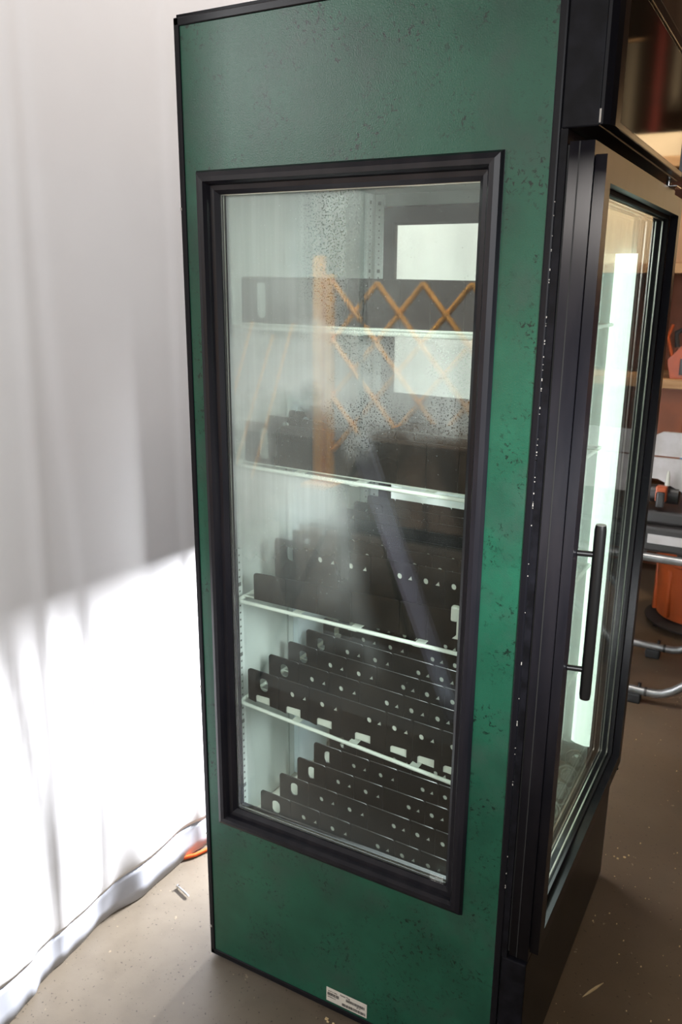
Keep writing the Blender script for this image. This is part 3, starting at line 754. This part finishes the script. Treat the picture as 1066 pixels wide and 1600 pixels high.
# mitre saw
sw = empty('mitre_saw', (.95, 2.05, FZ + .7035), 'white mitre saw with dark motor and orange clamp on the stand', 'saw')
B().box(-.38, .28, -.16, .16, .0, .05, .01).obj('saw_base', 'darkplastic', sw)
b = B(); b.prism([(-.40, .16), (-.33, .16), (-.20, .10), (.25, .10), (.25, .24), (-.36, .24), (-.42, .20)], 1, -.10, -.085)
b.obj('lower_fence', 'white_cast', sw)
b = B(); b.prism([(-.42, .245), (.25, .245), (.25, .335), (-.33, .335), (-.42, .285)], 1, -.085, -.070)
b.obj('upper_fence', 'white_cast', sw)
B().tube([(-.41, -.08, .10), (-.25, -.08, .10)], .035, 18).obj('motor', 'darkplastic', sw, True)
B().tube([(-.40, -.11, .168), (-.40, -.02, .168)], .04, 20).obj('blade_guard', 'darkplastic', sw, True)
B().box(-.325, -.285, -.16, -.125, .085, .145, .006).obj('clamp_bracket', 'orange', sw)
B().box(-.320, -.290, -.165, -.161, .065, .125, .006).obj('clamp_pad', 'darkplastic', sw)
B().tube([(-.29, -.13, .145), (-.29, -.13, .185), (-.29, -.13, .20)], [.010, .006, .002], 10).obj('clamp_screw', 'clip', sw, True)
# storage rack
rk = empty('storage_rack', (1.05, 3.35, FZ), 'wooden storage rack behind the mitre saw with a pale front board edge', 'rack')
for x in (-.80, .9):
    for y in (-.22, .22): B().box(x - .03, x + .03, y - .02, y + .02, 0, 2.2, .002).obj('upright', 'rust', rk)
for z in (.45, 1.07, 1.62, 2.1): B().box(-.77, .87, -.24, .24, z, z + .045, .002).obj('shelf_board', 'ply', rk)
B().box(-.77, .87, .241, .255, 0, 2.2).obj('back_board', 'rust', rk)
B().box(-.76, -.2, -.21, -.195, .70, 1.066).obj('hanging_panel', 'rust', rk)
def carton(name, x0, x1, y0, y1, z0, z1, m, label, cat, tape=True, grp=None):
    e = empty(name, ((x0 + x1) / 2, (y0 + y1) / 2, z0), label, cat, grp)
    hx, hy, h = (x1 - x0) / 2, (y1 - y0) / 2, z1 - z0
    B().box(-hx, hx, -hy, hy, 0, h - .004, .003).obj('box_body', m, e)
    for s_ in (-1, 1): B().box(-hx, hx, min(0, s_ * hy) + (.0015 if s_ > 0 else 0), max(0, s_ * hy) - (.0015 if s_ < 0 else 0), h - .0035, h, .001).obj('flap', m, e)
    if tape: B().box(-hx - .0005, hx + .0005, -.025, .025, h + .0002, h + .0008).obj('tape', 'cream', e)
    return e
RZ = FZ
carton('cardboard_box', 1.09, 1.45, 3.12, 3.50, RZ + 1.6655, RZ + 2.06, 'cream', 'added pale box on the upper board of the storage rack, farther from the cooler', 'box', False)  # pale boxes added here to reflect warm light in the door rails
carton('cardboard_box', 1.48, 1.88, 3.12, 3.50, RZ + 1.6655, RZ + 2.04, 'cream', 'added pale box at the far end of the upper board of the storage rack', 'box', False)
carton('cardboard_box', 1.12, 1.86, 3.12, 3.50, RZ + 2.146, RZ + 2.25, 'cream', 'added long pale box on the top board of the storage rack', 'box', False)
carton('cardboard_box', .33, .60, 3.14, 3.50, RZ + 1.6655, RZ + 1.93, 'carton', 'brown cardboard box on the upper board of the storage rack nearest the cooler', 'box')
carton('cardboard_box', .64, .98, 3.14, 3.50, RZ + 1.6655, RZ + 1.98, 'carton', 'larger brown cardboard box on the upper board of the storage rack', 'box')
carton('cardboard_box', .34, .62, 3.2, 3.52, RZ + 2.146, RZ + 2.40, 'cream', 'pale box on the top board of the storage rack nearest the cooler', 'box', False)
carton('cardboard_box', .66, 1.05, 3.15, 3.52, RZ + 2.146, RZ + 2.46, 'carton', 'brown cardboard box on the top board of the storage rack', 'box')
carton('blue_crate', .50, .80, 3.03, 3.10, RZ + .80, RZ + .99, 'blue', 'blue plastic box beside the white saw fence', 'box', False)
bs = bpy.data.objects['blue_crate']; bs.location = (.72, 3.02, RZ + .7); 
wb = empty('trestle', (.72, 3.0, RZ), 'dark trestle carrying the blue plastic box', 'stand')
B().box(-.13, .2, -.06, .08, .67, .695, .002).obj('top', 'darkplastic', wb)
for x in (-.11, .18): B().box(x - .015, x + .015, -.02, .02, 0, .669).obj('leg', 'darkplastic', wb)
# orange chainsaw on the middle board
ch = empty('chainsaw', (.56, 3.22, RZ + 1.1155), 'orange chainsaw with black handle on the middle board of the rack', 'tool')
b = B(); b.prism([(-.10, 0), (.20, 0), (.22, .12), (.12, .17), (-.06, .16), (-.12, .09)], 1, -.07, .07); b.obj('housing', 'orange', ch)
B().tube([(-.09, 0, .15), (-.10, 0, .22), (-.02, 0, .265), (.10, 0, .25), (.13, 0, .165)], .013, 10).obj('top_handle', 'rubber', ch, True)
B().box(-.06, .08, -.076, -.0702, .02, .10, .002).obj('side_cover', 'darkplastic', ch)
B().tube([(-.11, 0, .10), (-.14, 0, .20), (-.12, 0, .26)], .008, 8).obj('hand_guard', 'orange', ch, True)
# banners hanging in the hall (seen mirrored in the dark sign glass)
for k, (x, y, z0, z1, wd, m, lab) in enumerate(((1.12, 4.2, 2.1, 3.4, .05, 'red', 'red'), (1.36, 4.2, 2.5, 3.5, .04, 'dimcream', 'cream'), (1.46, 4.2, 2.0, 3.2, .04, 'red', 'shorter red'), (1.62, 4.2, 2.1, 2.9, .06, 'dimcream', 'wide cream'), (1.78, 4.2, 2.2, 2.8, .05, 'dimcream', 'short cream'))):
    e = empty('hanging_banner', (x, y, z0), '%s cloth banner hanging in the hall, mirrored in the cooler sign glass' % lab, 'banner')
    b = B(); n = 8
    b.prism([(-wd / 2, 0), (0, .12), (wd / 2, 0), (wd / 2, z1 - z0), (-wd / 2, z1 - z0)], 1, -.003, .003); b.obj('cloth', m, e)
    B().tube([(-wd / 2 - .02, 0, z1 - z0 + .01), (wd / 2 + .02, 0, z1 - z0 + .01)], .01, 8).obj('rod', 'ply', e)
    B().tube([(0, 0, z1 - z0 + .02), (0, 0, 4.4 - z0)], .003, 6).obj('cord', 'darkplastic', e)

# ------------------------------------------------------------------ things on the camera side, mirrored in the side window
gt = empty('scissor_gate', (-2.20, -4.2, FZ), 'orange folding lattice gate mirrored in the side window', 'gate')
for x in (-.42, -.30, 0): pass
B().box(-.05, .03, -.03, .03, 0, 1.75, .004).obj('post', 'gate', gt)
B().box(.06, .11, -.03, .03, 0, 1.62, .004).obj('post', 'gate', gt)
B().box(-.12, .16, -.10, .10, 0, .035, .004).obj('foot', 'gate', gt)
n = 6; dxs, zt, zb_ = .36, 1.55, .30
for k in range(n):
    for (sa, sb) in ((0, 1), (1, 0)):
        for lev in range(3):
            za, zc = zb_ + lev * .42, zb_ + (lev + 1) * .42
            xa, xb_ = .11 + k * dxs / 1, .11 + (k + 1) * dxs
            b = B(); yy = .006 if sa else -.006
            b.tube([(xa, yy, za if sa == 0 else zc), (xb_, yy, zc if sa == 0 else za)], .020, 6); b.obj('lattice_bar', 'gate', gt)
for k, x in enumerate((-.95, -.75, -.55, -.36)):
    e = empty('leaning_batten', (-2.35 + x, -4.1, FZ), 'orange batten leaning beside the lattice gate, %s, mirrored in the side window' % ('farthest from it', 'third from it', 'second from it', 'next to it')[k], 'batten', 'battens beside the gate')
    B().tube([(-.08, 0, .014), (.14, -.3, 1.15 + .1 * (k % 2))], .014, 6).obj('stick', 'gate', e)
carton('cardboard_box', -.75, -.02, -2.7, -2.1, FZ + .455, FZ + .85, 'carton', 'big cardboard box on a dark bench, mirrored in the side window', 'box')
bn = empty('bench', (-.6, -2.4, FZ), 'dark low bench under the big cardboard box on the camera side', 'bench')
B().box(-.6, .6, -.35, .35, .40, .45, .004).obj('bench_top', 'darkplastic', bn)
for x in (-.55, .55):
    for y in (-.3, .3): B().box(x - .03, x + .03, y - .03, y + .03, 0, .3995).obj('leg', 'darkplastic', bn)
bs_ = empty('light_stand', (-.30, -1.3, FZ), 'tripod light stand with one wide lilac-grey leg, mirrored low in the side window', 'stand')
o = B().prism([(-.03, .93), (-.02, 1.03), (.01, 1.02), (.40, .06), (.425, .0), (.365, .0)], 1, -.012, .012).obj('leg', 'lilac', bs_); o['label'] = 'wide lilac-grey leg'
B().tube([(-.03, -.02, .95), (-.42, .10, .012)], .010, 8).obj('leg', 'darkplastic', bs_, True)
B().tube([(-.02, -.03, .95), (-.05, -.55, .012)], .010, 8).obj('leg', 'darkplastic', bs_, True)
B().tube([(-.02, 0, .90), (-.02, 0, 1.95)], .009, 10).obj('pole', 'darkplastic', bs_, True)
